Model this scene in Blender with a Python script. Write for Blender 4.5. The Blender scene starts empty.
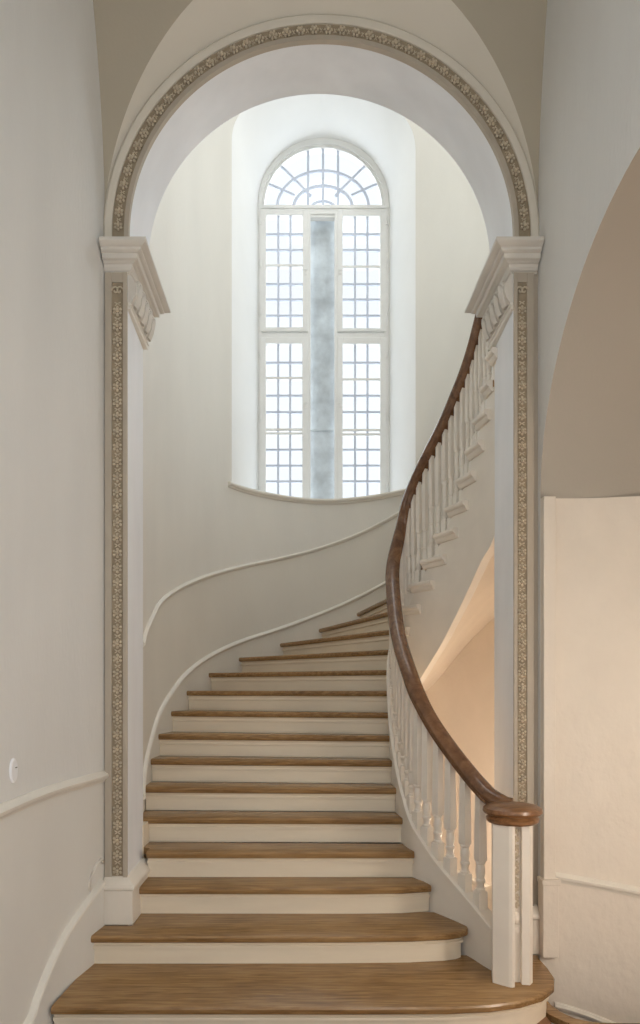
import bpy, bmesh, math, random
from mathutils import Vector, Matrix
random.seed(7)
SC = bpy.context.scene
COL = SC.collection
PI = math.pi
H = 0.165                 # riser height
ZC = 10.04 * H            # eye height
YA, YB = 3.66, 4.05       # front and back of the wall that holds the arch
AX = 0.1215               # centre of the arch
JL, JR, JLB, JRB = -0.985, 1.219, -1.0, 1.238    # jambs

# ------------------------------------------------------------------ materials
def new_mat(name):
    m = bpy.data.materials.new(name); m.use_nodes = True
    nt = m.node_tree; b = nt.nodes['Principled BSDF']
    return m, nt, b

def plaster(name, col, var=0.04, bump=0.15, scale=6.0, rough=0.75, fine=60.0, stretch=(1, 1, 1), blotch=0.0):
    m, nt, b = new_mat(name)
    tc = nt.nodes.new('ShaderNodeTexCoord')
    mp = nt.nodes.new('ShaderNodeMapping'); mp.inputs['Scale'].default_value = stretch
    nt.links.new(tc.outputs['Object'], mp.inputs['Vector'])
    n1 = nt.nodes.new('ShaderNodeTexNoise'); n1.inputs['Scale'].default_value = scale; n1.inputs['Detail'].default_value = 6
    nt.links.new(mp.outputs[0], n1.inputs['Vector'])
    n2 = nt.nodes.new('ShaderNodeTexNoise'); n2.inputs['Scale'].default_value = fine; n2.inputs['Detail'].default_value = 4
    nt.links.new(mp.outputs[0], n2.inputs['Vector'])
    r = nt.nodes.new('ShaderNodeValToRGB')
    r.color_ramp.elements[0].position = 0.3; r.color_ramp.elements[1].position = 0.7
    c0 = [c * (1 - var) for c in col]; c1 = [min(1, c * (1 + var)) for c in col]
    r.color_ramp.elements[0].color = (*c0, 1); r.color_ramp.elements[1].color = (*c1, 1)
    nt.links.new(n1.outputs['Fac'], r.inputs[0])
    nt.links.new(r.outputs[0], b.inputs['Base Color'])
    b.inputs['Roughness'].default_value = rough
    add = nt.nodes.new('ShaderNodeMath'); add.operation = 'MULTIPLY_ADD'
    nt.links.new(n2.outputs['Fac'], add.inputs[0]); add.inputs[1].default_value = 0.25
    nt.links.new(n1.outputs['Fac'], add.inputs[2])
    bp = nt.nodes.new('ShaderNodeBump'); bp.inputs['Strength'].default_value = bump; bp.inputs['Distance'].default_value = 0.02
    nt.links.new(add.outputs[0], bp.inputs['Height']); nt.links.new(bp.outputs[0], b.inputs['Normal'])
    return m

def wood(name, c_dark, c_mid, c_light, rough=0.38, stretch=(0.8, 14, 14), bump=0.08, wear=0.25):
    m, nt, b = new_mat(name)
    tc = nt.nodes.new('ShaderNodeTexCoord')
    mp = nt.nodes.new('ShaderNodeMapping'); mp.inputs['Scale'].default_value = stretch
    nt.links.new(tc.outputs['Object'], mp.inputs['Vector'])
    n1 = nt.nodes.new('ShaderNodeTexNoise'); n1.inputs['Scale'].default_value = 5; n1.inputs['Detail'].default_value = 8; n1.inputs['Roughness'].default_value = .65
    n1.inputs['Distortion'].default_value = .6
    nt.links.new(mp.outputs[0], n1.inputs['Vector'])
    r = nt.nodes.new('ShaderNodeValToRGB'); e = r.color_ramp.elements
    e[0].position = .3; e[0].color = (*c_dark, 1); e[1].position = .72; e[1].color = (*c_light, 1)
    k = e.new(.5); k.color = (*c_mid, 1)
    nt.links.new(n1.outputs['Fac'], r.inputs[0])
    n3 = nt.nodes.new('ShaderNodeTexNoise'); n3.inputs['Scale'].default_value = 1.7; n3.inputs['Detail'].default_value = 5
    nt.links.new(tc.outputs['Object'], n3.inputs['Vector'])
    r3 = nt.nodes.new('ShaderNodeValToRGB'); r3.color_ramp.elements[0].position = .45; r3.color_ramp.elements[1].position = .75
    r3.color_ramp.elements[0].color = (0, 0, 0, 1); r3.color_ramp.elements[1].color = (wear, wear, wear, 1)
    nt.links.new(n3.outputs['Fac'], r3.inputs[0])
    mx = nt.nodes.new('ShaderNodeMixRGB'); nt.links.new(r3.outputs[0], mx.inputs[0])
    nt.links.new(r.outputs[0], mx.inputs[1]); mx.inputs[2].default_value = (*[min(1, c * 1.5 + .03) for c in c_light], 1)
    nt.links.new(mx.outputs[0], b.inputs['Base Color'])
    b.inputs['Roughness'].default_value = rough
    bp = nt.nodes.new('ShaderNodeBump'); bp.inputs['Strength'].default_value = bump; bp.inputs['Distance'].default_value = 0.005
    nt.links.new(n1.outputs['Fac'], bp.inputs['Height']); nt.links.new(bp.outputs[0], b.inputs['Normal'])
    return m

M = {}
M['dado'] = plaster('beige_dado_paint', (.70, .67, .60), .03, .2, 2.2, stretch=(1, 1, .5))
M['hall_dado'] = plaster('cream_hall_dado_paint', (.71, .70, .66), .03, .25, 2.0, stretch=(1, 1, .4))
M['wall'] = plaster('cream_limewash', (.735, .715, .66), .03, .25, 2.4, stretch=(1, 1, .35))
M['hall'] = plaster('pale_grey_limewash', (.70, .70, .68), .035, .4, 2.6, stretch=(1, 1, .3))
M['rough'] = plaster('trowelled_cream_plaster', (.74, .68, .60), .03, .6, 5.0, fine=26, stretch=(1, 1, .7))
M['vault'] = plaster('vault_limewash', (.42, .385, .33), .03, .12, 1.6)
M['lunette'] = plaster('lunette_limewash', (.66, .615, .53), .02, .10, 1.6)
M['web'] = plaster('shaded_vault_limewash', (.47, .42, .33), .03, .12, 1.6)  # shade on the steep vault webs is put into this darker limewash
M['white'] = plaster('white_limewash', (.82, .84, .87), .05, .12, 4.0, stretch=(1, 1, .3))
M['front_shade'] = plaster('shaded_front_paint', (.45, .395, .32), .04, .08, 8.0, rough=.6)  # brown shade of the camera-facing arch front is put into this colour
M['carve'] = plaster('aged_carved_plaster', (.58, .50, .38), .16, .2, 30.0, rough=.6)
M['ground'] = plaster('dark_carving_ground', (.32, .26, .18), .15, .2, 20.0, rough=.7)  # darker brown backing behind the carved rosettes
M['trim'] = plaster('cream_gloss_paint', (.76, .73, .66), .02, .04, 9.0, rough=.45)
M['cornice'] = plaster('greige_cornice_paint', (.66, .63, .575), .03, .05, 9.0, rough=.5)
M['riser'] = plaster('cream_riser_paint', (.80, .71, .565), .04, .06, 6.0, rough=.5, stretch=(.4, 1, 2.5))
M['string'] = plaster('white_string_paint', (.78, .73, .65), .03, .05, 6.0, rough=.5)
M['baluster'] = plaster('white_baluster_paint', (.80, .76, .69), .03, .05, 12.0, rough=.42)
M['recess'] = plaster('white_recess_limewash', (.84, .84, .82), .015, .06, 2.5)
M['frame'] = plaster('white_window_paint', (.78, .78, .76), .02, .03, 10, rough=.4)
M['muntin'] = plaster('backlit_muntin_paint', (.58, .63, .74), .03, .03, 10, rough=.4)  # blue-grey look of backlit bars is put into their colour
M['stone'] = plaster('weathered_blue_grey_stone', (.56, .61, .64), .26, .5, 5.0, rough=.85, fine=22)
M['tread'] = wood('oak_tread', (.14, .073, .026), (.265, .15, .058), (.40, .25, .11), .27)
M['rail'] = wood('oak_handrail', (.085, .040, .018), (.155, .075, .035), (.24, .125, .06), .26, (3, 3, 3), wear=.12)
M['cap'] = wood('oak_newel_cap', (.12, .052, .019), (.21, .10, .04), (.31, .16, .07), .3, (2, 12, 12), wear=.15)
M['floor'] = wood('oak_floor', (.11, .045, .018), (.19, .085, .035), (.26, .13, .06), .35, (14, .8, 14))
M['plate'] = plaster('white_plastic', (.82, .83, .85), .0, .0, 5, rough=.35)
M['iron'] = plaster('dark_iron', (.12, .11, .10), .1, .1, 30, rough=.5)
def glass_mat():
    m = bpy.data.materials.new('clear_window_glass'); m.use_nodes = True
    nt = m.node_tree; nt.nodes.clear()
    o = nt.nodes.new('ShaderNodeOutputMaterial'); mix = nt.nodes.new('ShaderNodeMixShader')
    t = nt.nodes.new('ShaderNodeBsdfTransparent'); t.inputs[0].default_value = (.97, .98, .985, 1)
    g = nt.nodes.new('ShaderNodeBsdfGlossy'); g.inputs['Roughness'].default_value = .03
    mix.inputs[0].default_value = .05
    nt.links.new(t.outputs[0], mix.inputs[1]); nt.links.new(g.outputs[0], mix.inputs[2]); nt.links.new(mix.outputs[0], o.inputs[0])
    return m
M['glass'] = glass_mat()

# ------------------------------------------------------------------ mesh helpers
class MB:
    def __init__(s): s.v = []; s.f = []
    def add(s, vs, fs):
        b = len(s.v); s.v += [tuple(v) for v in vs]; s.f += [tuple(i + b for i in f) for f in fs]; return s
    def box(s, x0, x1, y0, y1, z0, z1):
        return s.add([(x0, y0, z0), (x1, y0, z0), (x1, y1, z0), (x0, y1, z0), (x0, y0, z1), (x1, y0, z1), (x1, y1, z1), (x0, y1, z1)],
                     [(0, 3, 2, 1), (4, 5, 6, 7), (0, 1, 5, 4), (1, 2, 6, 5), (2, 3, 7, 6), (3, 0, 4, 7)])
    def rings(s, rings, close=True, caps=True):
        n = len(rings[0]); vs = [p for r in rings for p in r]; fs = []
        for i in range(len(rings) - 1):
            for j in range(n if close else n - 1):
                k = (j + 1) % n
                fs.append((i * n + j, i * n + k, (i + 1) * n + k, (i + 1) * n + j))
        if caps:
            fs.append(tuple(range(n))[::-1]); fs.append(tuple((len(rings) - 1) * n + j for j in range(n)))
        return s.add(vs, fs)
    def blob(s, c, r, ax=None, seg=8, rng=6):
        """ellipsoid with half-axes r along the frame ax"""
        ax = ax or (Vector((1, 0, 0)), Vector((0, 1, 0)), Vector((0, 0, 1)))
        c = Vector(c); vs = []; fs = []
        for i in range(1, rng):
            t = PI * i / rng
            for j in range(seg):
                a = 2 * PI * j / seg
                vs.append(c + ax[0] * (r[0] * math.sin(t) * math.cos(a)) + ax[1] * (r[1] * math.sin(t) * math.sin(a)) + ax[2] * (r[2] * math.cos(t)))
        for i in range(rng - 2):
            for j in range(seg):
                k = (j + 1) % seg
                fs.append((i * seg + j, (i + 1) * seg + j, (i + 1) * seg + k, i * seg + k))
        top = len(vs); vs.append(c + ax[2] * r[2]); bot = len(vs); vs.append(c - ax[2] * r[2])
        for j in range(seg):
            k = (j + 1) % seg
            fs.append((top, j, k)); fs.append((bot, (rng - 2) * seg + k, (rng - 2) * seg + j))
        return s.add(vs, fs)
    def tube(s, pts, r, seg=6):
        pts = [Vector(p) for p in pts]; rings = []
        for i, p in enumerate(pts):
            t = (pts[min(i + 1, len(pts) - 1)] - pts[max(i - 1, 0)]).normalized()
            up = Vector((0, 0, 1)) if abs(t.z) < .9 else Vector((0, 1, 0))
            a = t.cross(up).normalized(); b = t.cross(a)
            rr = r[i] if isinstance(r, (list, tuple)) else r
            rings.append([p + a * (rr * math.cos(2 * PI * k / seg)) + b * (rr * math.sin(2 * PI * k / seg)) for k in range(seg)])
        return s.rings(rings)
    def build(s, name, mat, parent=None, smooth=None, bevel=0, **tags):
        me = bpy.data.meshes.new(name); me.from_pydata(s.v, [], s.f)
        bm = bmesh.new(); bm.from_mesh(me); bmesh.ops.recalc_face_normals(bm, faces=bm.faces); bm.to_mesh(me); bm.free()
        me.materials.append(mat)
        o = bpy.data.objects.new(name, me); COL.objects.link(o)
        if smooth:
            me.polygons.foreach_set('use_smooth', [True] * len(me.polygons))
            if smooth is not True: me.set_sharp_from_angle(angle=math.radians(smooth))
        if bevel:
            b = o.modifiers.new('bevel', 'BEVEL'); b.width = bevel; b.segments = 2; b.limit_method = 'ANGLE'; b.angle_limit = math.radians(40)
        if parent: o.parent = parent
        for k, v in tags.items(): o[k] = v
        return o

def thing(name, label, cat, loc=(0, 0, 0), group=None):
    o = bpy.data.objects.new(name, None); COL.objects.link(o); o.location = loc
    o.empty_display_size = .1
    o['label'] = label; o['category'] = cat
    if group: o['group'] = group
    return o
def part(mb, name, mat, root, **kw):
    """part meshes are written in world coordinates: shift them into the thing's own frame"""
    L = root.location
    p = root
    off = Vector((0, 0, 0))
    while p is not None:
        off += p.location; p = p.parent
    mb.v = [(x - off.x, y - off.y, z - off.z) for x, y, z in mb.v]
    return mb.build(name, mat, root, **kw)
def struct(mb, name, mat, **kw):
    o = mb.build(name, mat, **kw); o['kind'] = 'structure'; return o

def curve(tab):
    ks = sorted(tab)
    def f(s):
        s = min(max(s, ks[0]), ks[-1])
        i = 0
        while i < len(ks) - 2 and s > ks[i + 1]: i += 1
        k0, k1 = ks[i], ks[i + 1]; u = (s - k0) / (k1 - k0)
        P = lambda j: tab[ks[min(max(j, 0), len(ks) - 1)]]
        p1, p2 = P(i), P(i + 1)
        out = []
        tup = isinstance(p1, tuple)
        for c in range(len(p1) if tup else 1):
            g = (lambda q: q[c]) if tup else (lambda q: q)
            a, b = g(p1), g(p2)
            ka = ks[max(i - 1, 0)]; kb = ks[min(i + 2, len(ks) - 1)]
            m1 = (b - g(P(i - 1))) / (k1 - ka) * (k1 - k0); m2 = (g(P(i + 2)) - a) / (kb - k0) * (k1 - k0)
            out.append((2 * u**3 - 3 * u**2 + 1) * a + (u**3 - 2 * u**2 + u) * m1 + (-2 * u**3 + 3 * u**2) * b + (u**3 - u**2) * m2)
        return tuple(out) if tup else out[0]
    return f

def sweep(mb, path, prof, side=1, caps=True):
    """prof: closed list of (n, z); n = horizontal distance to the right (side=1) of the path"""
    pts = [Vector(p) for p in path]; rings = []
    for i, p in enumerate(pts):
        t = pts[min(i + 1, len(pts) - 1)] - pts[max(i - 1, 0)]
        n = Vector((t.y, -t.x, 0)).normalized() * side
        rings.append([p + n * a + Vector((0, 0, b)) for a, b in prof])
    return mb.rings(rings, True, caps)

def frange(a, b, n): return [a + (b - a) * i / n for i in range(n + 1)]

# ------------------------------------------------------------------ plan of the stairs
C_ = curve({1.2: (1.085, 3.35), 1.6: (1.03, 3.46), 2: (.975, 3.6), 3: (.83, 3.84), 4: (.735, 3.98), 5: (.70, 4.15), 6: (.687, 4.34), 7: (.685, 4.52), 8: (.69, 4.68),
            9: (.70, 4.82), 10: (.712, 4.93), 11: (.735, 5.01), 12: (.77, 5.05), 13: (.81, 5.06), 14: (.85, 5.03), 15: (.91, 4.96),
            16: (.985, 4.85), 17: (1.06, 4.73), 18: (1.12, 4.61), 19: (1.17, 4.49), 20: (1.205, 4.38), 21: (1.23, 4.27), 22: (1.25, 4.17), 23: (1.262, 4.08), 24: (1.27, 3.99)})
O_ = curve({4: (-.945, 3.93), 5: (-1.03, 4.17), 6: (-1.07, 4.40), 7: (-1.083, 4.64), 8: (-1.078, 4.87), 9: (-1.04, 5.16), 10: (-.975, 5.5), 11: (-.85, 5.95),
            12: (-.61, 6.38), 13: (-.21, 6.69), 14: (.2, 6.83), 15: (.6, 6.77), 16: (.95, 6.58), 17: (1.28, 6.3), 18: (1.58, 6.0),
            19: (1.83, 5.65), 20: (2.03, 5.3), 21: (2.18, 4.95), 22: (2.28, 4.6), 23: (2.34, 4.25), 24: (2.36, 4.0)})
RH = curve({1.2: .80, 2: .83, 3: .91, 4: .96, 5: .97, 6: .95, 7: .935, 8: .935, 9: .92, 10: .89, 11: .86, 12: .845, 13: .84, 14: .835, 15: .825, 16: .816,
            17: .80, 18: .785, 19: .76, 20: .74, 21: .73, 22: .72, 23: .71, 24: .70})
def tang(f, s):
    a = Vector(f(s - .08)); b = Vector(f(s + .08)); return (b - a).normalized()
def Cn(s, d):       # centre line of the string shifted d towards the well
    p = Vector(C_(s)); t = tang(C_, s); return (p.x + t.y * d, p.y - t.x * d)
def zn(s): return s * H

# ================================================================== SETTING
# ---- outer wall of the stairwell, with the window recess cut through it
RX, RR, RS, SILL, TOP, BOT = .243, .915, 7.05, 3.69, 8.9, -1.3
def s_of_x(X):
    a, b = 9.0, 19.0
    for _ in range(50):
        m = (a + b) / 2
        if O_(m)[0] < X: a = m
        else: b = m
    return a
sL, sR = s_of_x(RX - RR), s_of_x(RX + RR)
left = frange(4.55, sL, 60)
inner_x = [RX - RR * math.cos(PI * k / 48) for k in range(49)]
inner = [s_of_x(x) for x in inner_x]; inner[0] = sL; inner[-1] = sR
right = frange(sR, 24.0, 60)
mb = MB()
def strip(ss, lo, hi, nz):
    rows = []
    for s in ss:
        x, y = O_(s) if s > 4.6 else (-1.004, 4.04)
        a, b = lo(x), hi(x)
        rows.append([(x, y, a + (b - a) * k / nz) for k in range(nz + 1)])
    mb.rings(rows, False, False)
crown = lambda u: 1 + .16 * (1 - abs(u)) 
top_in = lambda x: RS + math.sqrt(max(0, RR**2 - (x - RX)**2)) * crown((x - RX) / RR)
DR = curve({4.6: 1.12, 5.6: 1.07, 6.6: 1.03, 7.5: 1.0, 8.3: .98, 9.2: .945, 10: .915, 11: .905, 12.8: .89, 16.3: .79, 20: .80, 24: .8})
def strip_s(ss, lo, hi):
    mb.rings([[(*(O_(s) if s > 4.6 else (-1.004, 4.04)), lo(s)), (*(O_(s) if s > 4.6 else (-1.004, 4.04)), hi(s))] for s in ss], False, False)
dado = lambda s: s * H + DR(s)
bot_ = lambda s: BOT
strip_s(left, dado, lambda s: TOP)
strip_s(inner, dado, lambda s: SILL)
strip(inner, top_in, lambda x: TOP, 1)
strip_s(right, dado, lambda s: TOP)
mb2, mb = mb, MB()
und = lambda s: s * H - .35
strip_s(left, bot_, dado); strip_s(inner, und, dado); strip_s(right, und, dado)
struct(mb, 'wall_back_dado', M['dado'], smooth=45)
mb = MB(); strip_s(inner, bot_, und); strip_s(right, bot_, und)
struct(mb, 'wall_back_lower', M['rough'], smooth=45)
mb = mb2
wall_back = struct(mb, 'wall_back', M['wall'], smooth=45)

# ---- window recess (splayed reveal) and sill
WY, WX, WR, WS = 7.42, .2735, .757, 7.285
def y_of(x): return O_(s_of_x(x))[1]
fr, bk = [], []
for k in range(9):
    z = SILL + (RS - SILL) * k / 8; fr.append((RX - RR, y_of(RX - RR), z)); bk.append((WX - WR, WY, SILL + (WS - SILL) * k / 8))
for k in range(1, 48):
    a = PI - PI * k / 48
    x = RX + RR * math.cos(a); fr.append((x, y_of(x), RS + RR * math.sin(a) * crown(math.cos(a)))); bk.append((WX + WR * math.cos(a), WY, WS + WR * math.sin(a)))
for k in range(9):
    z = RS + (SILL - RS) * k / 8; fr.append((RX + RR, y_of(RX + RR), z)); bk.append((WX + WR, WY, WS + (SILL - WS) * k / 8))
mb = MB(); R = []
for q in range(5):
    u = q / 4; R.append([tuple(a[c] + (b[c] - a[c]) * u for c in range(3)) for a, b in zip(fr, bk)])
mb.rings(R, False, False)
struct(mb, 'wall_window_recess', M['recess'], smooth=50)
mb = MB(); R = []
front = [(x, y_of(x), SILL) for x in inner_x]
mb.rings([front, [(WX - WR + 2 * WR * k / 48, WY, SILL) for k in range(49)]], False, False)
struct(mb, 'trim_1', M['recess'])
mb = MB()
path = [(*O_(s), SILL) for s in frange(sL - .12, sR + .12, 60)]
sweep(mb, path, [(-.01, -.05), (.012, -.05), (.018, -.036), (.03, -.03), (.036, -.014), (.03, 0), (-.01, .004)])
struct(mb, 'trim_2', M['trim'], smooth=40)

# ---- arch wall: jambs, splayed soffit, front and back faces
AR, AZ, BR, BZ = 1.098, 4.258, 1.082, 4.346
NA = 72
def opening(y, r, zc, jl, jr, bot):
    pts = [(jl, y, bot), (jl, y, 2.0), (jl, y, zc)]
    for k in range(NA + 1):
        a = PI - PI * k / NA; pts.append((AX + r * math.cos(a), y, zc + r * math.sin(a)))
    pts += [(jr, y, zc), (jr, y, 2.0), (jr, y, bot)]
    return pts
Fo = opening(YA, AR, AZ, JL, JR, BOT); Bo = opening(YB, BR, BZ, JLB, JRB, BOT)
mb = MB(); mb.rings([Fo, [tuple((a[c] + b[c]) / 2 for c in range(3)) for a, b in zip(Fo, Bo)], Bo], False, False)
struct(mb, 'wall_arch_reveal', M['white'], smooth=40)
def outer_for(pts, y, x0, x1, zt):
    out = []
    for i, (x, _, z) in enumerate(pts):
        if z <= AZ + .08 and (i < 3): out.append((x0, y, z))
        elif i >= len(pts) - 3: out.append((x1, y, z))
        else:
            a = PI - PI * (i - 3) / NA
            cx, cz = math.cos(a), math.sin(a)
            t = 1e9
            if cx < -1e-6: t = min(t, (x0 - AX) / cx)
            if cx > 1e-6: t = min(t, (x1 - AX) / cx)
            zc = pts[3][2]
            if cz > 1e-6: t = min(t, (zt - zc) / cz)
            out.append((AX + cx * t, y, zc + cz * t))
    return out
mb = MB(); mb.rings([Bo, outer_for(Bo, YB, -1.3, 2.8, TOP)], False, False)
mb.add([(2.8, YB, 8), (2.8, YB, 9), (-1.3, YB, 9), (-1.3, YB, 8)], [(0, 1, 2, 3)])
struct(mb, 'wall_arch_back', M['wall'])
# front face: flat below the springing, above it a flared lunette round the arch and steep vault webs beside it
mb = MB()
mb.add([(-1.3, YA, BOT), (JL, YA, BOT), (JL, YA, AZ), (-1.3, YA, AZ)], [(0, 1, 2, 3)])
mb.add([(JR, YA, BOT), (1.43, YA, BOT), (1.43, YA, AZ), (JR, YA, AZ)], [(0, 1, 2, 3)])
ring = lambda r: [(AX + r * math.cos(PI - PI * k / NA), YA, AZ + r * math.sin(PI - PI * k / NA)) for k in range(NA + 1)]
mb.rings([ring(AR), ring(1.245)], False, False)
struct(mb, 'wall_arch_front', M['front_shade'])
g = lambda u: max(0, u)**2 / 10
gro = []
for k in range(NA + 1):
    a = PI - PI * k / NA; r = 1.245
    for _ in range(60): r = 1.245 + 1.0 * g(r * math.sin(a))
    gro.append((a, r))
mb = MB()
R0 = ring(1.245); R1 = [(AX + r * math.cos(a), YA - g(r * math.sin(a)), AZ + r * math.sin(a)) for a, r in gro]
mb.rings([R0, [tuple((p[c] + q[c]) / 2 for c in range(3)) for p, q in zip(R0, R1)], R1], False, False)
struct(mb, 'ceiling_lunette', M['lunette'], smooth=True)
mb = MB(); rows = [[] for _ in range(9)]
HT = 6.05
for a, r in gro:
    cx, cz = math.cos(a), math.sin(a); t = 1e9
    if cx < -1e-6: t = min(t, (-1.32 - AX) / cx)
    if cx > 1e-6: t = min(t, (1.55 - AX) / cx)
    if cz > 1e-6: t = min(t, (HT - AZ) / cz)
    t = max(t, r + .001)
    for q in range(9):
        rr = r + (t - r) * q / 8; rows[q].append((AX + rr * cx, YA - g(rr * cz), AZ + rr * cz))
mb.rings(rows, False, False)
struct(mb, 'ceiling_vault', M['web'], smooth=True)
mb = MB().box(-1.6, 3.0, -2.6, 3.72, HT, HT + .1)
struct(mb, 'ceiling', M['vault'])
mb = MB().box(-1.6, 3.0, YA, 8.2, TOP, TOP + .1)
struct(mb, 'ceiling_stairwell', M['wall'])

# ---- hall walls
LW = curve({0: (-1.16, -2.5), 1: (-1.16, .5), 2: (-1.17, 1.5), 3: (-1.20, 2.4), 4: (-1.213, 2.85), 5: (-1.195, 3.2), 5.5: (-1.15, 3.45), 6: (-1.112, 3.68)})
ls = frange(0, 6, 48)
mb = MB(); mb.rings([[(*LW(s), -.2), (*LW(s), 1.176)] for s in ls], False, False)
struct(mb, 'wall_left_dado', M['hall_dado'], smooth=True)
mb = MB(); mb.rings([[(*LW(s), 1.176), (*LW(s), HT)] for s in ls], False, False)
struct(mb, 'wall_left', M['hall'], smooth=True)
# right wall with its own arched opening
XR, OR, OY, OZ = 1.360, 1.09, 2.53, 2.74
mb = MB(); op = [(XR, OY + OR, -.4)]
NO = 48
for k in range(NO + 1):
    a = PI * k / NO; op.append((XR, OY + OR * math.cos(a), OZ + OR * math.sin(a)))
op.append((XR, OY - OR, -.4))
ou = []
for i, (x, y, z) in enumerate(op):
    if i == 0: ou.append((XR, YA + .02, -.4))
    elif i == len(op) - 1: ou.append((XR, -2.5, -.4))
    else:
        a = PI * (i - 1) / NO; cy, cz = math.cos(a), math.sin(a); t = 1e9
        if cy > 1e-6: t = min(t, (YA + .02 - OY) / cy)
        if cy < -1e-6: t = min(t, (-2.5 - OY) / cy)
        if cz > 1e-6: t = min(t, (HT - OZ) / cz)
        ou.append((XR, OY + cy * t, OZ + cz * t))
mb.rings([op, ou], False, False)
mb.add([(XR, YA + .02, OZ), (XR, YA + .02, HT), (XR, -2.5, HT), (XR, -2.5, OZ)], [])
# the two top corners that the radial strip leaves open
i1 = max(i for i, p in enumerate(ou) if p[1] > YA + .01 and i > 0); i2 = min(i for i, p in enumerate(ou) if p[1] < -2.49 and i > 0)
mb.add([ou[i1], ou[i1 + 1], (XR, YA + .02, HT)], [(0, 1, 2)])
mb.add([ou[i2 - 1], ou[i2], (XR, -2.5, HT)], [(0, 1, 2)])
struct(mb, 'wall_right', M['hall'])
# barrel vault over the opening
mb = MB(); rows = []
for x in (XR, 2.0, 2.8):
    rows.append([(x, OY + OR * math.cos(PI * k / NO), OZ + OR * math.sin(PI * k / NO)) for k in range(NO + 1)])
mb.rings(rows, False, False)
struct(mb, 'ceiling_passage', M['vault'], smooth=True)
# passage walls: the nearly frontal one that the photo shows, and the two that close it off
PW = curve({0: (XR, 3.62), 1: (1.60, 3.615), 2: (1.85, 3.585), 3: (2.1, 3.535), 4: (2.4, 3.46), 5: (2.85, 3.36)})
mb = MB(); mb.rings([[(*PW(s), BOT), (*PW(s), OZ)] for s in frange(0, 5, 30)], False, False)
mb.rings([[(*PW(s), OZ) for s in frange(0, 5, 30)], [(PW(s)[0], 3.62 + .02, OZ + .001) for s in frange(0, 5, 30)]], False, False)
struct(mb, 'wall_passage', M['rough'], smooth=True)
mb = MB(); mb.add([(2.8, 1.3, BOT), (2.8, 3.75, BOT), (2.8, 3.75, 4.0), (2.8, 1.3, 4.0)], [(0, 1, 2, 3)])
mb.add([(XR, OY - OR, BOT), (2.8, OY - OR, BOT), (2.8, OY - OR, OZ), (XR, OY - OR, OZ)], [(0, 1, 2, 3)])
struct(mb, 'wall_passage_end', M['rough'])
# hall wall behind the camera with a tall window opening
mb = MB()
for a in ((-1.3, -.85, -.1, HT), (1.1, 1.45, -.1, HT), (-.85, 1.1, -.1, .9), (-.85, 1.1, 4.6, HT)):
    mb.box(a[0], a[1], -2.62, -2.5, a[2], a[3])
struct(mb, 'wall_hall', M['hall'])

# ---- floors
mb = MB().box(-1.35, 1.25, -2.6, 3.6, BOT, 0)
mb.box(1.25, 2.85, -2.6, 3.17, BOT, 0)
fl = struct(mb, 'floor', M['floor'])
mb = MB()
pth = [(2.82, 3.17, 0), (1.6, 3.17, 0), (1.46, 3.18, 0), (1.38, 3.22, 0), (1.33, 3.29, 0), (1.305, 3.38, 0), (1.30, 3.58, 0)]
sweep(mb, pth, [(-.06, 0), (.012, 0), (.022, -.006), (.026, -.018), (.022, -.03), (.012, -.036), (-.06, -.036)], side=1)
struct(mb, 'trim_3', M['tread'], smooth=50)
mb = MB().box(-1.35, 2.85, 3.0, 8.2, BOT - .1, BOT)
struct(mb, 'floor_lower', M['floor'])

# ---- mouldings on the walls
RAILP = [(-.01, -.024), (.006, -.024), (.010, -.014), (.020, -.008), (.024, .004), (.018, .012), (.010, .016), (.006, .022), (-.01, .024)]
mb = MB(); sweep(mb, [(*LW(s), 1.168) for s in frange(0, 5.93, 60)], [(a * 1.35, b * 1.35) for a, b in RAILP]); struct(mb, 'trim_4', M['trim'], smooth=40)
mb = MB()
SLP = curve({0: (2.52, .13), 1: (2.83, .188), 2: (2.92, .251), 3: (3.13, .38), 4: (3.36, .486), 5: (3.60, .575)})
def lw_at_y(y):
    a, b = 0., 6.
    for _ in range(40):
        m = (a + b) / 2
        if LW(m)[1] < y: a = m
        else: b = m
    return LW(a)
pth = [(*lw_at_y(y), .125) for y in (-2.4, 0, 1.5, 2.2, 2.45)]
for s in frange(0, 5, 24):
    y, z = SLP(s); pth.append((*lw_at_y(y), z))
sweep(mb, pth, [(-.01, -.014), (.028, -.014), (.033, -.004), (.028, .008), (.014, .014), (-.01, .016)]); struct(mb, 'trim_5', M['trim'], smooth=40)
mb = MB(); rings = []
for x, y, z in pth:
    rings.append([(x + .022, y, 0), (x + .022, y, z), (x - .02, y, z), (x - .02, y, 0)])
mb.rings(rings); struct(mb, 'baseboard_left', M['hall_dado'], smooth=40)
mb = MB(); mb.tube([(lw_at_y(y)[0] + .004, y, z) for y, z in ((3.47, .565), (3.475, .61), (3.50, .65), (3.55, .685), (3.60, .705), (3.625, .68))], .010)
struct(mb, 'trim_6', M['trim'], smooth=True)
# outer string moulding and dado rail that climb with the stairs
DR = curve({4.6: 1.12, 5.6: 1.07, 6.6: 1.03, 7.5: 1.0, 8.3: .98, 9.2: .945, 10: .915, 11: .905, 12.8: .89, 16.3: .79, 20: .80, 24: .8})
mb = MB(); sweep(mb, [(*O_(s), zn(s) + DR(s)) for s in frange(5.35, 23.8, 150)], [(-.01, -.021), (.010, -.021), (.020, -.010), (.022, .003), (.010, .011), (.007, .019), (-.01, .021)])
struct(mb, 'trim_7', M['trim'], smooth=40)
mb = MB(); sweep(mb, [(*O_(s), zn(s) + .155) for s in frange(4.9, 23.8, 150)], [(-.01, -.021), (.016, -.021), (.024, -.008), (.020, .006), (.008, .019), (-.01, .021)])
struct(mb, 'trim_8', M['trim'], smooth=40)
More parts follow.
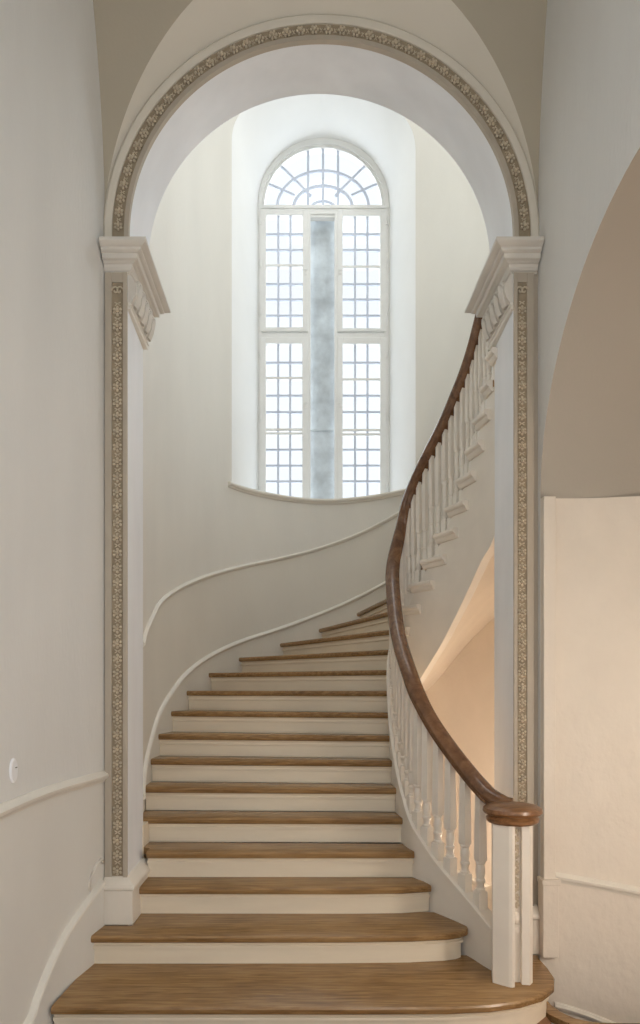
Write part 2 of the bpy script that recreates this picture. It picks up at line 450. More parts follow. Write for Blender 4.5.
# lower flight: dado rail on the warm wall that is seen through the balusters
mb = MB(); sweep(mb, [(*O_(s), .12 - (s - 15) * .075) for s in frange(14.5, 24, 60)], [(-.01, -.035), (.015, -.035), (.03, -.01), (.03, .012), (.012, .03), (-.01, .03)])
struct(mb, 'trim_9', M['trim'], smooth=40)
PR = curve({0: .615, 1: .575, 2: .535, 3: .49, 5: .38})
mb = MB(); sweep(mb, [(*PW(s), PR(s)) for s in frange(.32, 4.95, 40)], [(-.01, -.03), (.006, -.03), (.012, -.014), (.028, -.008), (.032, .008), (.022, .018), (.010, .026), (-.01, .03)])
struct(mb, 'trim_10', M['trim'], smooth=40)
PB = curve({0: -.10, 1: -.165, 2: -.26, 3: -.37, 5: -.6})
mb = MB(); sweep(mb, [(*PW(s), PB(s)) for s in frange(.32, 4.95, 40)], [(-.01, -.02), (.014, -.02), (.02, -.004), (.012, .012), (-.01, .02)])
struct(mb, 'baseboard_passage', M['trim'], smooth=40)
# slender corner strip of the passage opening
mb = MB().box(1.362, 1.43, 3.575, 3.64, .165, OZ); mb.box(1.352, 1.44, 3.56, 3.64, .165, .585); mb.box(1.346, 1.45, 3.553, 3.64, .57, .60)
struct(mb, 'trim_11', M['rough'], bevel=.004)

# ================================================================== STAIRCASE
st = thing('staircase', 'winding staircase with oak treads and cream risers climbing under the arch', 'staircase', (0, 3.0, 0))
TT = .042
LAY = [(0, .014), (-.003, .006), (-.012, 0), (-.028, 0), (-.036, .004), (-TT, .014)]
def tread_mesh(front, back, zt):
    """front: nosing line from wall to well, back: return line; the front edge is rounded"""
    F = [Vector((x, y, 0)) for x, y in front]; N = []
    for i in range(len(F)):
        t = (F[min(i + 1, len(F) - 1)] - F[max(i - 1, 0)]).normalized(); N.append(Vector((-t.y, t.x, 0)))
    mb = MB(); rings = []
    for dz, ins in LAY:
        rings.append([(p.x + n.x * ins, p.y + n.y * ins, zt + dz) for p, n in zip(F, N)] + [(x, y, zt + dz) for x, y in back])
    mb.rings(rings); return mb
def riser_mesh(front, zt, zb, off=.03):
    F = [Vector((x, y, 0)) for x, y in front]; rings = []
    prof = [(off + .010, zb), (off + .010, zt - TT - .040), (off - .004, zt - TT - .036), (off - .004, zt - TT - .022), (off + .006, zt - TT - .020), (off + .004, zt - TT - .008), (off - .004, zt - TT), (off + .02, zt - TT), (off + .02, zb)]
    for i in range(len(F)):
        t = (F[min(i + 1, len(F) - 1)] - F[max(i - 1, 0)]).normalized(); n = Vector((-t.y, t.x, 0))
        rings.append([(F[i].x + n.x * a, F[i].y + n.y * a, b) for a, b in prof])
    return MB().rings(rings)
NST = 23
def inner_pt(s, i): return Cn(s, -.034) if i < 13 else Cn(s, .034)
def seg(i):
    if i == 1: return [(-1.172, 3.01), (-.5, 3.01), (.2, 3.008), (.7, 3.012), (.9, 3.03), (1.06, 3.07), (1.19, 3.135), (1.28, 3.225), (1.325, 3.33), (1.335, 3.44), (1.335, 3.57)]
    if i == 2: return [(-1.136, 3.45), (-.5, 3.45), (.2, 3.452), (.6, 3.465), (.8, 3.488), (.88, 3.512), (.93, 3.55), (.945, 3.60)]
    if i == 3: return [(-.945, 3.76), (.3, 3.755), (.6, 3.765), (.78, 3.80)]
    a = O_(i); b = inner_pt(i, i)
    if i == 4: a = (-.945, 3.935); b = (b[0], b[1] - .03)
    return [(a[0] + (b[0] - a[0]) * k / 6, a[1] + (b[1] - a[1]) * k / 6) for k in range(7)]
for i in range(1, NST + 1):
    F = seg(i); zt = zn(i)
    if i == 1: back = [(1.335, 3.60), (JR - .0, 3.60), (.9, 3.60), (-1.14, 3.60)]
    elif i == 2: back = [Cn(2.5, -.034), Cn(3, -.034), (.7, 3.83), (-.944, 3.83), (-.944, 3.605), (-1.135, 3.605)]
    elif i == 3: back = [Cn(3.5, -.034), Cn(4, -.034), (-.944, 3.99)]
    elif i == 4: back = [Cn(4.5, -.034), Cn(5, -.034), (O_(5)[0], O_(5)[1] + .03), (-1.0, 4.06), (-.944, 4.03)]
    else:
        back = [inner_pt(i + .33, i), inner_pt(i + .66, i), inner_pt(i + 1.05, i)] + [O_(min(24, i + q)) for q in (1.1, .85, .6, .4, .2)]
    part(tread_mesh(F, back, zt), 'tread', M['tread'], st, smooth=30)
    Fr = list(F)
    if i == 1: Fr[-1] = (1.335, 3.60)
    part(riser_mesh(Fr, zt, zt - H, .03), 'riser', M['riser'], st, smooth=30)
part(MB().box(-1.1, -.990, 4.05, 4.2, .3, .80), 'outer_string', M['riser'], st)
LD = curve({13: .72, 15: .80, 17: .82, 19: .85, 21: .96, 22.5: 1.12, 24: 1.25})
# inner string: closed curb on the lower flight, open string below the treads on the upper one
mb = MB(); rings = []
ss = frange(1.25, 13.0, 110)
for s in ss:
    a = Cn(s, -.035); b = Cn(s, .035); t = zn(s) + .155; lo = max(zn(s) - .42, .1 if s < 4 else -9)
    a2 = Cn(s, -.045); b2 = Cn(s, .045)
    rings.append([(*a, lo), (*a, t - .03), (*a2, t - .024), (*a2, t - .004), (*a, t + .004), (*b, t + .004), (*b2, t - .004), (*b2, t - .024), (*b, t - .03), (*b, lo)])
mb.rings(rings)
part(mb, 'string', M['string'], st, smooth=35)
mb = MB(); rings = []
for s in frange(12.98, 23.8, 110):
    a = Cn(s, -.03); b = Cn(s, .028); i = math.floor(s); t = zn(min(s, 23.0)) - TT - .02; lo = zn(s) - LD(s)
    rings.append([(*a, lo), (*a, t), (*b, t), (*b, lo)])
mb.rings(rings)
for i in range(13, 24):
    r2 = []
    for s in frange(i - .02, min(i + 1.02, 23.9), 6):
        a = Cn(s, -.03); b = Cn(s, .028); r2.append([(*a, zn(i) - .25), (*a, zn(i) - TT + .002), (*b, zn(i) - TT + .002), (*b, zn(i) - .25)])
    mb.rings(r2)
part(mb, 'string', M['string'], st, smooth=35)
# moulded tread returns over the open string
for i in range(13, 24):
    mb = MB(); L = 1.75 if i < 22 else 1.2; r2 = []
    z0 = zn(i)
    prof = [(.0, 0), (.058, 0), (.066, -.008), (.066, -.024), (.058, -.034), (.046, -.038), (.044, -.05), (.036, -.062), (.030, -.068), (.0, -.068)]
    for s in frange(i - .22, min(i - .22 + L, 23.9), 8):
        p = Vector(C_(s)); t = tang(C_, s)
        r2.append([(p.x + t.y * (.01 + a), p.y - t.x * (.01 + a), z0 + b) for a, b in prof])
    mb.rings(r2)
    part(mb, 'tread_return', M['string'], st, smooth=30)
# plastered underside
mb = MB(); rows = []
DO = curve({1: .45, 6: .5, 10: .7, 14: 1.2, 16: 1.25, 17: 1.13, 18: .87, 19: .74, 20: .72, 24: .8})
for s in frange(13.0, 23.9, 80):
    a = Cn(s, .02); b = O_(s); row = []
    for q in range(7):
        u = q / 6; row.append((a[0] + (b[0] - a[0]) * u, a[1] + (b[1] - a[1]) * u, zn(s) - LD(s) + .01 - (DO(s) - LD(s) + .01) * u))
    rows.append(row)
mb.rings(rows, False, False)
rows = []
for s in frange(2.0, 13.0, 60):
    a = Cn(s, .0); b = O_(s) if s > 4.2 else (-.95, O_(4)[1] - (4.2 - s) * .2); row = []
    for q in range(7):
        u = q / 6; row.append((a[0] + (b[0] - a[0]) * u, a[1] + (b[1] - a[1]) * u, zn(s) - .40 - (DO(s) - .40) * u * (s / 13)))
    rows.append(row)
mb.rings(rows, False, False)
part(mb, 'soffit', M['rough'], st, smooth=True)

# ================================================================== BALUSTRADE
bs = thing('balustrade', 'white turned balusters under a dark oak handrail sweeping up from the newel', 'balustrade', (1.08, 3.34, .165))
mb = MB(); rings = []
rp = [(-.033, 0), (-.035, .012), (-.040, .018), (-.041, .030), (-.034, .044), (-.018, .055), (0, .059), (.018, .055), (.034, .044), (.041, .030), (.040, .018), (.035, .012), (.033, 0), (.02, -.012), (-.02, -.012)]
RC = lambda s: (*C_(s), zn(s) + RH(s))
ss = frange(1.55, 21.9, 182)
P = [Vector(RC(s)) for s in ss]
P = [Vector((1.115, 3.375, 1.045)), Vector((1.085, 3.39, 1.05)), Vector((1.05, 3.43, 1.068))] + P[1:]
for i, p in enumerate(P):
    t = (P[min(i + 1, len(P) - 1)] - P[max(i - 1, 0)]).normalized()
    n = Vector((t.y, -t.x, 0)).normalized(); up = n.cross(t)
    if up.z < 0: up = -up
    rings.append([tuple(p + n * a * 1.3 + up * (b * 1.25 - .03)) for a, b in rp])
mb.rings(rings)
part(mb, 'handrail', M['rail'], bs, smooth=30)
# newel: two shafts with a carved strip between, capped by a moulded oak roundel
nw = bpy.data.objects.new('newel_post', None); COL.objects.link(nw); nw.parent = bs; nw.location = (0, 0, 0)
NT = 1.0
def prism(poly, z0, z1): return MB().rings([[(x, y, z) for x, y in poly] for z in (z0, z1)])
mb = prism([(.982, 3.262), (1.048, 3.212), (1.064, 3.206), (1.078, 3.212), (1.086, 3.235), (1.086, 3.30), (1.04, 3.345), (1.0, 3.34)], .165, NT); part(mb, 'shaft', M['string'], nw)
mb = prism([(1.124, 3.240), (1.160, 3.234), (1.166, 3.238), (1.186, 3.262), (1.186, 3.34), (1.124, 3.34)], .165, NT); part(mb, 'shaft', M['string'], nw)
mb = MB().box(1.08, 1.126, 3.268, 3.33, .165, NT); part(mb, 'infill', M['string'], nw)
mb = MB(); z = .56; k = 0
while z < .965:
    c = Vector((1.104, 3.268, z))
    for q in range(5):
        a = q * 2 * PI / 5 + k; mb.blob(c + Vector((math.cos(a) * .010, -.003, math.sin(a) * .011)), (.007, .006, .008), None, 6, 4)
    mb.blob(c + Vector((0, -.005, 0)), (.006, .007, .006), None, 6, 4)
    mb.blob(c + Vector((.008 * (-1) ** k, -.002, .021)), (.006, .005, .011), None, 6, 4)
    z += .042; k += 1
CARVE_ = mb
mb = MB()
mb.blob((1.098, 3.27, .495), (.024, .024, .034), seg=12, rng=8)
mb.rings([[(1.1 + r * math.cos(2 * PI * k / 16), 3.285 + r * .8 * math.sin(2 * PI * k / 16), z) for k in range(16)] for r, z in ((.034, .42), (.036, .435), (.034, .452), (.018, .462), (.014, .475))])
part(mb, 'finial', M['string'], nw, smooth=35); part(CARVE_, 'carved_strip', M['carve'], nw, smooth=40)
mb = MB(); prof = [(.05, .975), (.118, .975), (.128, .985), (.130, 1.0), (.120, 1.010), (.121, 1.016), (.138, 1.022), (.145, 1.034), (.142, 1.050), (.128, 1.06), (.10, 1.068), (.06, 1.074), (.001, 1.076)]
cx, cy = 1.095, 3.30
mb.rings([[(cx + r * 1.03 * math.cos(2 * PI * k / 40), cy + r * .92 * math.sin(2 * PI * k / 40), z) for k in range(40)] for r, z in prof])
part(mb, 'newel_cap', M['cap'], bs, smooth=30)

def baluster_mesh(h, rot, k=1.0, thin=1.0):
    """square foot block, turned rings and vase, square shaft; base at z=0"""
    mb = MB(); w = .028 * thin
    def sq(z, a):
        return [(a * c * math.cos(rot) - a * d * math.sin(rot), a * c * math.sin(rot) + a * d * math.cos(rot), z) for c, d in ((-1, -1), (1, -1), (1, 1), (-1, 1))]
    mb.rings([sq(-.03, w), sq(.085, w), sq(.09, w * .88)])
    tp = [(.85, .086), (.98, .092), (.98, .100), (.74, .106), (.72, .118), (.80, .135), (.98, .142), (.98, .152), (.76, .158), (.80, .17), (.94, .19), (.96, .205), (.84, .225), (.74, .236), (.98, .242), (.98, .252), (.8, .258)]
    mb.rings([[(r * w * math.cos(2 * PI * q / 12), r * w * math.sin(2 * PI * q / 12), z) for q in range(12)] for r, z in tp])
    mb.rings([sq(.254, w * .8), sq(.262, w * .92), sq(.30, w * .9), sq(h + .02, w * .72)])
    return mb
def slim_mesh(h, rot):
    mb = MB(); w = .020
    def sq(z, a):
        return [(a * c * math.cos(rot) - a * d * math.sin(rot), a * c * math.sin(rot) + a * d * math.cos(rot), z) for c, d in ((-1, -1), (1, -1), (1, 1), (-1, 1))]
    mb.rings([sq(-.02, w), sq(.10, w)])
    tp = [(.8, .098), (1, .106), (.75, .114), (1, .13), (.75, .14), (.85, .17), (.95, .20), (.8, .24), (.7, .26), (.95, .268), (.72, .276), (.85, .31), (.88, .35), (.72, .385), (.98, .393), (.75, .402)]
    mb.rings([[(r * w * math.cos(2 * PI * q / 10), r * w * math.sin(2 * PI * q / 10), z) for q in range(10)] for r, z in tp])
    mb.rings([sq(.40, w * .75), sq(.42, w * .85), sq(h + .02, w * .7)])
    return mb
svals = [1.83, 2.22, 2.62, 3.02, 3.5, 4.0, 4.5, 5.0, 5.5, 6.0, 6.6, 7.2, 7.8, 8.6, 9.4, 10.3, 11.3, 12.4]
for s in svals:
    x, y = C_(s); z0 = zn(s) + .155; zt = zn(s) + RH(s) - .03
    t = tang(C_, s); m = baluster_mesh(zt - z0, math.atan2(t.y, t.x))
    m.v = [(a + x, b + y, c + z0) for a, b, c in m.v]
    part(m, 'baluster', M['baluster'], bs, smooth=30)
for i in range(13, 22):
    for ds in (.12, .62):
        s = i + ds
        x, y = C_(s); z0 = zn(i); zt = zn(s) + RH(s) - .03
        t = tang(C_, s); m = slim_mesh(zt - z0, math.atan2(t.y, t.x))
        m.v = [(a + x, b + y, c + z0) for a, b, c in m.v]
        part(m, 'baluster', M['baluster'], bs, smooth=30)

# ================================================================== ARCHWAY DRESSING
def rosette(mb, c, X, N, Z, r):
    """bud with four leaves on a face: X across, Z along, N outward"""
    c = Vector(c)
    mb.blob(c + N * r * .40, (r * .36, r * .45, r * .36), (X, N, Z), 8, 5)
    for q in range(6):
        a = PI / 6 + q * PI / 3; d = X * math.cos(a) + Z * math.sin(a); e = X * -math.sin(a) + Z * math.cos(a)
        mb.blob(c + d * r * .66 + N * r * .16, (r * .34, r * .30, r * .30), (d, N, e), 6, 4)
def leafpair(mb, c, X, N, Z, r):
    c = Vector(c)
    for sx in (-1, 1):
        d = (X * sx * .85 + Z * .5).normalized(); e = N.cross(d)
        mb.blob(c + d * r * .5, (r * .55, r * .22, r * .2), (d, N, e), 6, 4)
        d = (X * sx * .85 - Z * .5).normalized(); e = N.cross(d)
        mb.blob(c + d * r * .55, (r * .4, r * .2, r * .16), (d, N, e), 6, 4)
Xv, Yv, Zv = Vector((1, 0, 0)), Vector((0, 1, 0)), Vector((0, 0, 1))
def pilaster(label, jx, side, zb, group, b0, b1, W, rr):
    """side=+1: the opening lies towards +X of this pilaster"""
    root = thing('pilaster', label, 'pilaster', (jx - side * .07, YA, zb), group)
    def bx(mb, a, b, y0, y1, z0, z1):     # a,b: distances from the jamb, positive into the wall
        xa, xb = jx - side * a, jx - side * b
        return mb.box(min(xa, xb), max(xa, xb), y0, y1, z0, z1)
    mb = MB(); jb = JLB if side > 0 else JRB
    mb.rings([[(jx + side * .002, YA - .012, z), (jb + side * .002, YB + .02, z), (jx - side * W, YB + .02, z), (jx - side * W, YA - .012, z)] for z in (zb, 4.035)])
    part(mb, 'shaft', M['white'], root)
    mb = MB(); bx(mb, -.003, b0, YA - .024, YA - .01, zb + .2, 4.032); bx(mb, b1, W, YA - .022, YA - .01, zb + .2, 4.032); bx(mb, b0, b1, YA - .022, YA - .01, 3.975, 4.032)
    part(mb, 'facing', M['front_shade'], root, bevel=.003)
    mb = MB(); c0 = jx - side * (b0 + b1) / 2; z = zb + .30; k = 0
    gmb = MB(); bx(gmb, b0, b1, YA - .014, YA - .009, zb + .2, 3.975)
    while z < 3.86:
        rosette(mb, (c0, YA - .014, z), Xv, -Yv, Zv, rr); leafpair(mb, (c0, YA - .014, z + .043), Xv, -Yv, Zv, rr * .7)
        z += .086
    # scroll at the head of the band
    for cc in (-.012, .012):
        pts = [(c0 + cc + .022 * (1 - q / 14) * math.cos(q * .55 + (0 if cc > 0 else PI)), YA - .02, 3.928 + .026 * (1 - q / 14) * math.sin(q * .55)) for q in range(13)]
        part(MB().tube(pts, .0055, 5), 'scroll', M['carve'], root, smooth=True)
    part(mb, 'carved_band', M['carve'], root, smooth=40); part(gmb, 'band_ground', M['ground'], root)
    # base block with moulded cap
    mb = MB(); rings = []
    o = .037
    prof = [(o, zb), (o, zb + .195), (o + .012, zb + .20), (o + .012, zb + .215), (o + .006, zb + .228), (.012, zb + .262), (.0, zb + .268)]
    for d, z in prof:
        xa, xb = jx + side * d * 1.08, jx - side * (W + (.0 if side > 0 else .02))
        rings.append([(xa, YA - d - .012, z), (xa, YB + d - .02, z), (xb, YB + d - .02, z), (xb, YA - d - .012, z)])
    mb.rings(rings)
    part(mb, 'base', M['string'], root, bevel=.004)
    # capital
    cap = bpy.data.objects.new('capital', None); COL.objects.link(cap); cap.parent = root
    mb = MB(); rings = []
    prof = [(.002, 4.0300), (.010, 4.0330), (.012, 4.0390), (.022, 4.0450), (.030, 4.0570), (.033, 4.0690), (.045, 4.0738), (.050, 4.0780), (.062, 4.0810), (.066, 4.0840), (.068, 4.1098), (.080, 4.1134), (.088, 4.1194), (.090, 4.1290), (.102, 4.1338), (.118, 4.1440), (.122, 4.1488), (.122, 4.1638), (.0, 4.1650)]
    for d, z in prof:
        xa, xb = jx + side * d * 1.08, jx - side * (W + (.0 if side > 0 else .02))
        rings.append([(xa, YA - d - .0, z), (xa, YB + .05 + d * 1.05, z), (xb, YB + .05 + d * 1.05, z), (xb, YA - d - .0, z)])
    mb.rings(rings)
    part(mb, 'cornice', M['cornice'], cap)
    mb = MB(); xa = jx + side * .0; 
    rings = []
    for d, z in [(.0, 3.825), (.014, 3.83), (.018, 3.84), (.010, 3.85), (.02, 3.856), (.02, 3.866), (.0, 3.87)]:
        xx = jx + side * d; xb = jx - side * .02
        rings.append([(xx, YA - .01, z), (xx, YB + .025 + d, z), (xb, YB + .025 + d, z), (xb, YA - .01, z)])
    mb.rings(rings)
    part(mb, 'necking', M['trim'], cap)
    mb = MB()
    n = 5
    body = []
    for y, k in ((YA + .0, 1), (YB - .02, 1), (YB + .02, .9), (YB + .045, .6), (YB + .055, .05)):
        body.append([(jx - side * .01, y, 3.868)] + [(jx + side * k * (.004 + .046 * math.sin(PI * (.08 + .84 * u / 7))), y, 3.868 + .165 * u / 7) for u in range(8)] + [(jx - side * .01, y, 4.033)])
    mb.rings(body)
    for q in range(n):
        yc = YA + .01 + (YB + .03 - YA) * (q + .5) / n
        # acanthus tongue: midrib and lobes that curl out at the top
        for v in range(-3, 4):
            pts = []; rad = []
            for u in range(8):
                t = u / 7; lean = .016 + .046 * math.sin(PI * (.12 + .80 * t)) * (1 - .07 * abs(v))
                top = 4.018 - .014 * abs(v)
                z_ = 3.872 + (top - 3.872) * math.sin(min(1, t * 1.12) * PI / 2) - (.018 * max(0, t - .85) / .15)
                pts.append((jx + side * lean, yc + v * .0105 * (.45 + .65 * t), z_)); rad.append(.0085 * (1 - .25 * t) if v else .0105)
            mb.tube(pts, rad, 6)
        mb.blob((jx + side * .010, yc + .041, 3.93), (.014, .012, .045), None, 7, 6)
        mb.blob((jx + side * .052, yc, 4.008), (.014, .020, .012), None, 7, 5)
    part(mb, 'leaf_carving', M['cornice'], cap, smooth=50)
    return root
pilaster('slim carved pilaster with square base, left of the arch beside the pale wall', JL, 1, .33, 'pilasters carrying the arch', .022, .086, .127, .030)
pilaster('slim carved pilaster right of the arch, behind the oak-capped newel', JR, -1, .165, 'pilasters carrying the arch', .018, .072, .112, .027)

av = thing('archivolt', 'semicircular moulded arch band with carved leaf ornament', 'arch moulding', (AX, YA, AZ))
def arc_sweep(mb, prof, n=96):
    rings = []
    rings.append([(AX - r, YA - d, 4.164) for r, d in prof])
    for k in range(n + 1):
        a = PI - PI * k / n
        rings.append([(AX + r * math.cos(a), YA - d, AZ + r * math.sin(a)) for r, d in prof])
    rings.append([(AX + r, YA - d, 4.164) for r, d in prof])
    return mb.rings(rings)
mb = arc_sweep(MB(), [(AR - .002, -.005), (AR - .002, .024), (1.122, .024), (1.122, -.005)]); part(mb, 'inner_fascia', M['front_shade'], av, smooth=35)
mb = arc_sweep(MB(), [(1.192, -.005), (1.192, .020), (1.200, .026), (1.228, .030), (1.240, .022), (1.247, .008), (1.247, -.005)]); part(mb, 'outer_moulding', M['lunette'], av, smooth=35)
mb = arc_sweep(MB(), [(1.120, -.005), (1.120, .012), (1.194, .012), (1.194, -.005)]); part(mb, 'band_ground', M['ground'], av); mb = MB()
NR = 46
for k in range(NR):
    a = PI * (k + .5) / NR; rad = Vector((math.cos(a), 0, math.sin(a))); tn = Vector((-math.sin(a), 0, math.cos(a)))
    c = Vector((AX, YA - .014, AZ)) + rad * 1.157
    rosette(mb, c, rad, -Yv, tn, .028)
    a2 = PI * (k + 1) / NR
    if k < NR - 1:
        rad = Vector((math.cos(a2), 0, math.sin(a2))); tn = Vector((-math.sin(a2), 0, math.cos(a2)))
        leafpair(mb, Vector((AX, YA - .014, AZ)) + rad * 1.157, rad, -Yv, tn, .016)
part(mb, 'carved_band', M['carve'], av, smooth=40)

# ================================================================== WINDOW
KP = WY / 640
def wx(px): return (px - 300) * KP
def wz(py): return ZC + (690 - py) * KP
win = bpy.data.objects.new('window_1', None); COL.objects.link(win); win['kind'] = 'structure'; win.location = (WX, WY, SILL)
fx0, fx1 = WX - WR, WX + WR
mb = MB()
ix0, ix1 = wx(264.4), wx(381.8); ir = (ix1 - ix0) / 2; icx = (ix0 + ix1) / 2; icz = wz(206.1)
# outer frame with arched head, stops at the sill
def frame_ring(y0, y1, ro, ri, rb):
    n = 48; rings = []
    prof = lambda c, s_, a: None
    P1 = []
    for k in range(n + 1):
        a = PI - PI * k / n
        o_ = (WX + ro * math.cos(a), WS + ro * math.sin(a)); i_ = (icx + ri * math.cos(a), icz + ri * math.sin(a))
        P1.append((o_, i_))
    P1 = [((WX - ro, SILL), (icx - ri, SILL))] + P1 + [((WX + ro, SILL), (icx + ri, SILL))]
    for o_, i_ in P1:
        rings.append([(o_[0], y0, o_[1]), (i_[0], y0, i_[1]), (i_[0], y1, i_[1]), (o_[0], y1, o_[1])])
    return rings
mb.rings(frame_ring(WY - .02, WY + .09, WR, ir + .028, 0))
R = frame_ring(WY + .0, WY + .08, ir + .03, ir, 0)[1:-1]
mb.rings(R)
# transom, mullion posts, sill bar
mb.box(fx0 + .01, fx1 - .01, WY - .012, WY + .08, wz(214.5), wz(205.9))
mb.box(fx0 + .01, fx1 - .01, WY - .025, WY, wz(209.5), wz(206.5))
mb.box(fx0 + .01, wx(309.5), WY - .012, WY + .08, wz(339), wz(333.5)); mb.box(wx(336.5), fx1 - .01, WY - .012, WY + .08, wz(339), wz(333.5))
mb.box(wx(308.4), wx(310.6), WY - .02, WY + .08, SILL, wz(212)); mb.box(wx(334.6), wx(337.4), WY - .02, WY + .08, SILL, wz(212))
mb.box(wx(310), wx(335), WY + .0, WY + .06, wz(217.5), wz(212))
part(mb, 'window_frame', M['frame'], win, smooth=35)
# fanlight
mb = MB()
def bar(x0, z0, x1, z1, w=.027, y0=WY + .02, y1=WY + .05):
    d = Vector((x1 - x0, 0, z1 - z0)).normalized(); n = Vector((-d.z, 0, d.x)) * (w / 2)
    a, b = Vector((x0, 0, z0)), Vector((x1, 0, z1))
    r = []
    for p in (a, b):
        r.append([(p.x - n.x, y0, p.z - n.z), (p.x + n.x, y0, p.z + n.z), (p.x + n.x, y1, p.z + n.z), (p.x - n.x, y1, p.z - n.z)])
    mb.rings(r)
def arcbar(r, w=.027, a0=0, a1=PI, sx=1.0, sz=1.0):
    rings = []
    for k in range(33):
        a = a0 + (a1 - a0) * k / 32; rings.append([(icx + (r + d) * sx * math.cos(a), y, icz + (r + d) * sz * math.sin(a)) for d, y in ((-w / 2, WY + .027), (w / 2, WY + .027), (w / 2, WY + .043), (-w / 2, WY + .043))])
    mb.rings(rings)
for dx in (-15, 0, 15): bar(icx + dx * KP, icz, icx + dx * KP, icz + math.sqrt(ir**2 - (dx * KP)**2) + .01)
arcbar(37.6 * KP, sx=1.22); arcbar(22.5 * KP, sx=1.31); arcbar(12 * KP, sz=.6, a0=.12, a1=PI - .12)
for an, r0 in ((45, 17), (24, 31), (135, 17), (156, 31)):
    a = math.radians(an); bar(icx + r0 * KP * math.cos(a), icz + r0 * KP * math.sin(a), icx + (ir + .01) * math.cos(a), icz + (ir + .01) * math.sin(a), y0=WY + .024, y1=WY + .046)
part(mb, 'fanlight_bars', M['muntin'], win)
mb = MB()
pts = [(icx + (ir + .01) * math.cos(PI * k / 40), icz + (ir + .01) * math.sin(PI * k / 40)) for k in range(41)]
mb.add([(x, WY + .035, z) for x, z in pts], [tuple(range(41))])
part(mb, 'fanlight_pane', M['glass'], win)
# casements
def casement(x0, x1, gx0, gx1, yt, yb, gt, gb, rows, thick, latch_x):
    X0, X1, G0, G1 = wx(x0), wx(x1), wx(gx0), wx(gx1); ZT, ZB, T, B = wz(yt), (wz(yb) if yb else SILL + .004), wz(gt), (wz(gb) if gb else SILL + .06)
    global mb
    mb = MB()
    y0, y1 = WY - .03, WY + .04
    mb.box(X0, G0, y0, y1, ZB, ZT); mb.box(G1, X1, y0, y1, ZB, ZT); mb.box(G0, G1, y0, y1, T, ZT); mb.box(G0, G1, y0, y1, ZB, B)
    for py in thick: mb.box(G0, G1, y0 + .01, y1 - .01, wz(py) - .014, wz(py) + .014)
    cs = part(mb, 'casement', M['frame'], win, bevel=.005)
    mb = MB()
    for k in (1, 2): bar(G0 + (G1 - G0) * k / 3, B, G0 + (G1 - G0) * k / 3, T, .024, WY - .01, WY + .02)
    for py in rows: bar(G0, wz(py), G1, wz(py), .024, WY - .007, WY + .017)
    mb.v = [(x - WX, y - WY, z - SILL) for x, y, z in mb.v]
    mb.build('muntins', M['muntin'], cs)
    mb = MB(); mb.add([(G0, WY + .005, B), (G1, WY + .005, B), (G1, WY + .005, T), (G0, WY + .005, T)], [(0, 1, 2, 3)])
    mb.v = [(x - WX, y - WY, z - SILL) for x, y, z in mb.v]
    mb.build('pane', M['glass'], cs)
    mb = MB()
    zm = (ZT + max(ZB, wz(470))) / 2
    mb.box(wx(latch_x) - .012, wx(latch_x) + .012, y0 - .012, y0, zm - .05, zm + .05); mb.box(wx(latch_x) - .008, wx(latch_x) + .008, y0 - .035, y0 - .01, zm - .015, zm + .01)
    mb.v = [(x - WX, y - WY, z - SILL) for x, y, z in mb.v]
    mb.build('latch', M['frame'], cs)
    mb = MB(); hx = X0 + .008 if latch_x > (x0 + x1) / 2 else X1 - .008
    for zz in (ZB + (ZT - ZB) * .15, ZB + (ZT - ZB) * .55, ZB + (ZT - ZB) * .9):
        mb.tube([(hx, y0 - .006, zz - .04), (hx, y0 - .006, zz + .04)], .009, 8)
    mb.v = [(x - WX, y - WY, z - SILL) for x, y, z in mb.v]
    mb.build('hinge', M['frame'], cs)
UR = [234.5, 250.3, 284.4, 299.8, 315.9]; LR = [362.9, 395.9, 412.3, 449.9, 465.8, 481.5]
casement(260, 308.3, 266.2, 302.7, 211, 332.5, 216.5, 328.5, UR, [266.3], 305.8)
casement(337.3, 387, 342.6, 379.8, 211, 332.5, 217.5, 329.5, UR, [267.5], 339.8)
casement(260, 308.3, 266.2, 302.2, 338.5, None, 344.7, None, LR, [378.6, 430.0, 434.0], 305.8)
casement(337.3, 387, 342.6, 379.8, 338.5, None, 345, None, LR, [380, 430.5, 435.0], 339.8)
# stone pier seen between the casements, outside the frame
sp = thing('stone_pillar', 'weathered blue-grey stone pillar standing between the window casements', 'pillar', (.268, 7.66, SILL - .1))
mb = MB(); x0, x1 = (309.5 - 300) * 7.56 / 640, (336 - 300) * 7.56 / 640
mb.box(x0, x1, 7.56, 7.85, SILL - .1, wz(216) + .10); part(mb, 'shaft', M['stone'], sp, bevel=.006)
zj = ZC + (690 - 430) * 7.55 / 640
mb = MB(); mb.box(x0 - .004, x1 + .004, 7.535, 7.56, zj - .012, zj + .014); part(mb, 'ledge', M['stone'], sp, bevel=.004)
mb = MB(); mb.box(x0 - .01, x1 + .01, 7.55, 7.86, wz(216) + .10, wz(214) + .16); part(mb, 'cap_slab', M['frame'], sp)

# ---- wall plate
mb = MB(); cx, cy, cz = LW(3.2)[0], 2.695, 1.317
cx = lw_at_y(2.695)[0]
prof = [(.052, -.012), (.052, .006), (.047, .010), (.0, .017)]
rings = [[(cx + d, cy + r * .62 * math.cos(2 * PI * k / 32), cz + r * math.sin(2 * PI * k / 32)) for k in range(32)] for r, d in prof[:3]]
wp = thing('switch_plate', 'small round white plate on the left wall above the dado rail', 'switch', (cx, cy, cz))
mb.rings(rings); part(mb, 'plate', M['plate'], wp, smooth=35)
mb = MB().box(cx + .009, cx + .012, cy + .004, cy + .020, cz + .010, cz + .014); part(mb, 'slot', M['iron'], wp)

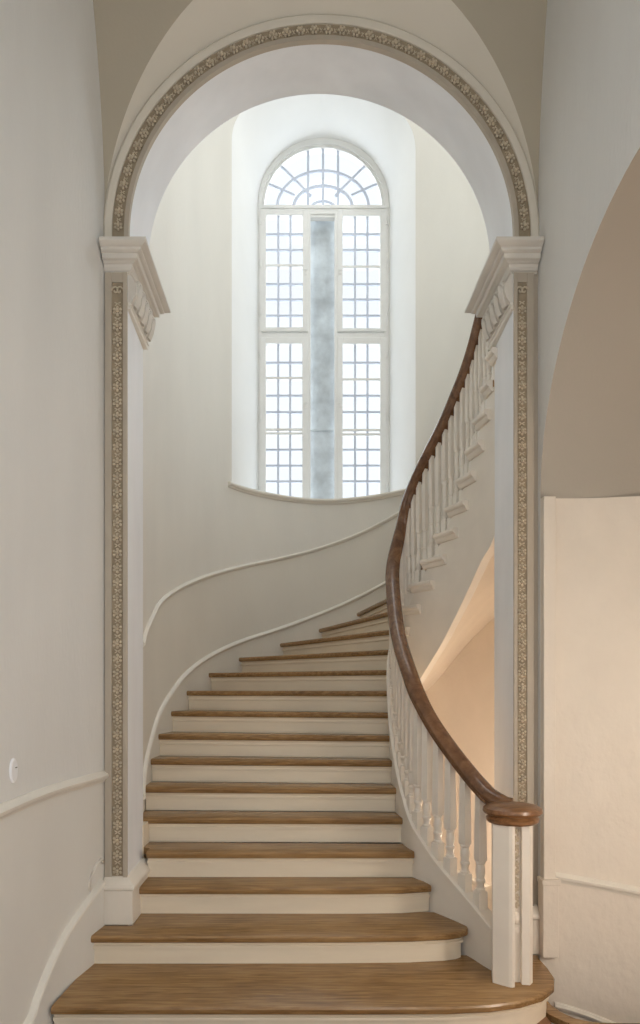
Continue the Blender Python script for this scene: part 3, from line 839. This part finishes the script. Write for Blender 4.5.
# ================================================================== LIGHT
w = bpy.data.worlds.new('overcast_sky'); SC.world = w; w.use_nodes = True
bg = w.node_tree.nodes['Background']; bg.inputs[0].default_value = (.93, .965, 1, 1); bg.inputs[1].default_value = 1.17
def area(name, loc, rot, sx, sy, power, col, portal=False):
    l = bpy.data.lights.new(name, 'AREA'); l.shape = 'RECTANGLE'; l.size = sx; l.size_y = sy; l.energy = power; l.color = col
    if portal: l.cycles.is_portal = True
    o = bpy.data.objects.new(name, l); COL.objects.link(o); o.location = loc; o.rotation_euler = rot; return o
area('window_daylight_portal', (WX, WY + .12, 5.87), (-PI / 2, 0, 0), 1.5, 4.36, 1, (1, 1, 1), True)
area('hall_window_daylight', (.125, -2.56, 2.75), (PI / 2, 0, 0), 1.95, 3.7, 10, (.82, .90, 1))
area('hall_side_fill', (1.33, -.4, 2.2), (0, PI / 2, 0), 2.4, 1.3, 46, (.70, .85, 1))  # added fill in front of the solid right wall, no window built
area('hall_side_fill', (-1.1, -.9, 3.9), (0, -PI / 2, 0), 2.0, 1.3, 24, (.88, .95, 1))  # second added fill, by the left wall, likewise without a window
def sun(name, rot, strength, angle, col):
    l = bpy.data.lights.new(name, 'SUN'); l.energy = strength; l.angle = math.radians(angle); l.color = col
    o = bpy.data.objects.new(name, l); COL.objects.link(o); o.rotation_euler = rot; return o
sun('overcast_daylight', (math.radians(-78), 0, 0), 8.5, 150, (.88, .94, 1))
area('upper_landing_fill', (2.2, 5.0, 6.6), (0, math.radians(100), 0), 2.4, 1.4, 72, (.86, .93, 1))  # added fill high on the right, brightens the stairwell; no window behind it
area('stairwell_top_fill', (.6, 5.4, 8.8), (0, 0, 0), 1.6, 1.6, 32, (.95, .98, 1))  # added fill below the closed ceiling, lifts treads and walls evenly
def point(name, loc, power, col, r=.08):
    l = bpy.data.lights.new(name, 'POINT'); l.energy = power; l.color = col; l.shadow_soft_size = r
    o = bpy.data.objects.new(name, l); COL.objects.link(o); o.location = loc; return o
WARM = (1.0, .62, .34)
point('lower_stair_lamp', (1.75, 4.75, .2), 50, (1, .80, .62))
point('passage_lamp', (2.1, 1.75, 1.3), 38, (1, .90, .80), .12)
point('hall_lamp', (.8, .1, 2.5), 38, (1, .82, .62), .25)

# ================================================================== CAMERA
cam = bpy.data.cameras.new('camera'); co = bpy.data.objects.new('camera', cam); COL.objects.link(co)
co.location = (0, 0, ZC); co.rotation_euler = (PI / 2, 0, 0)
cam.sensor_fit = 'HORIZONTAL'; cam.sensor_width = 36; cam.lens = 36
cam.shift_x = 20 / 640; cam.shift_y = 178 / 640
cam.clip_start = .05
SC.camera = co
SC.view_settings.view_transform = 'Standard'; SC.view_settings.look = 'None'; SC.view_settings.gamma = 1
SC.view_settings.exposure = -0.08
SC.view_settings.use_curve_mapping = False
SC.cycles.max_bounces = 12; SC.cycles.diffuse_bounces = 8
SC.cycles.use_denoising = True
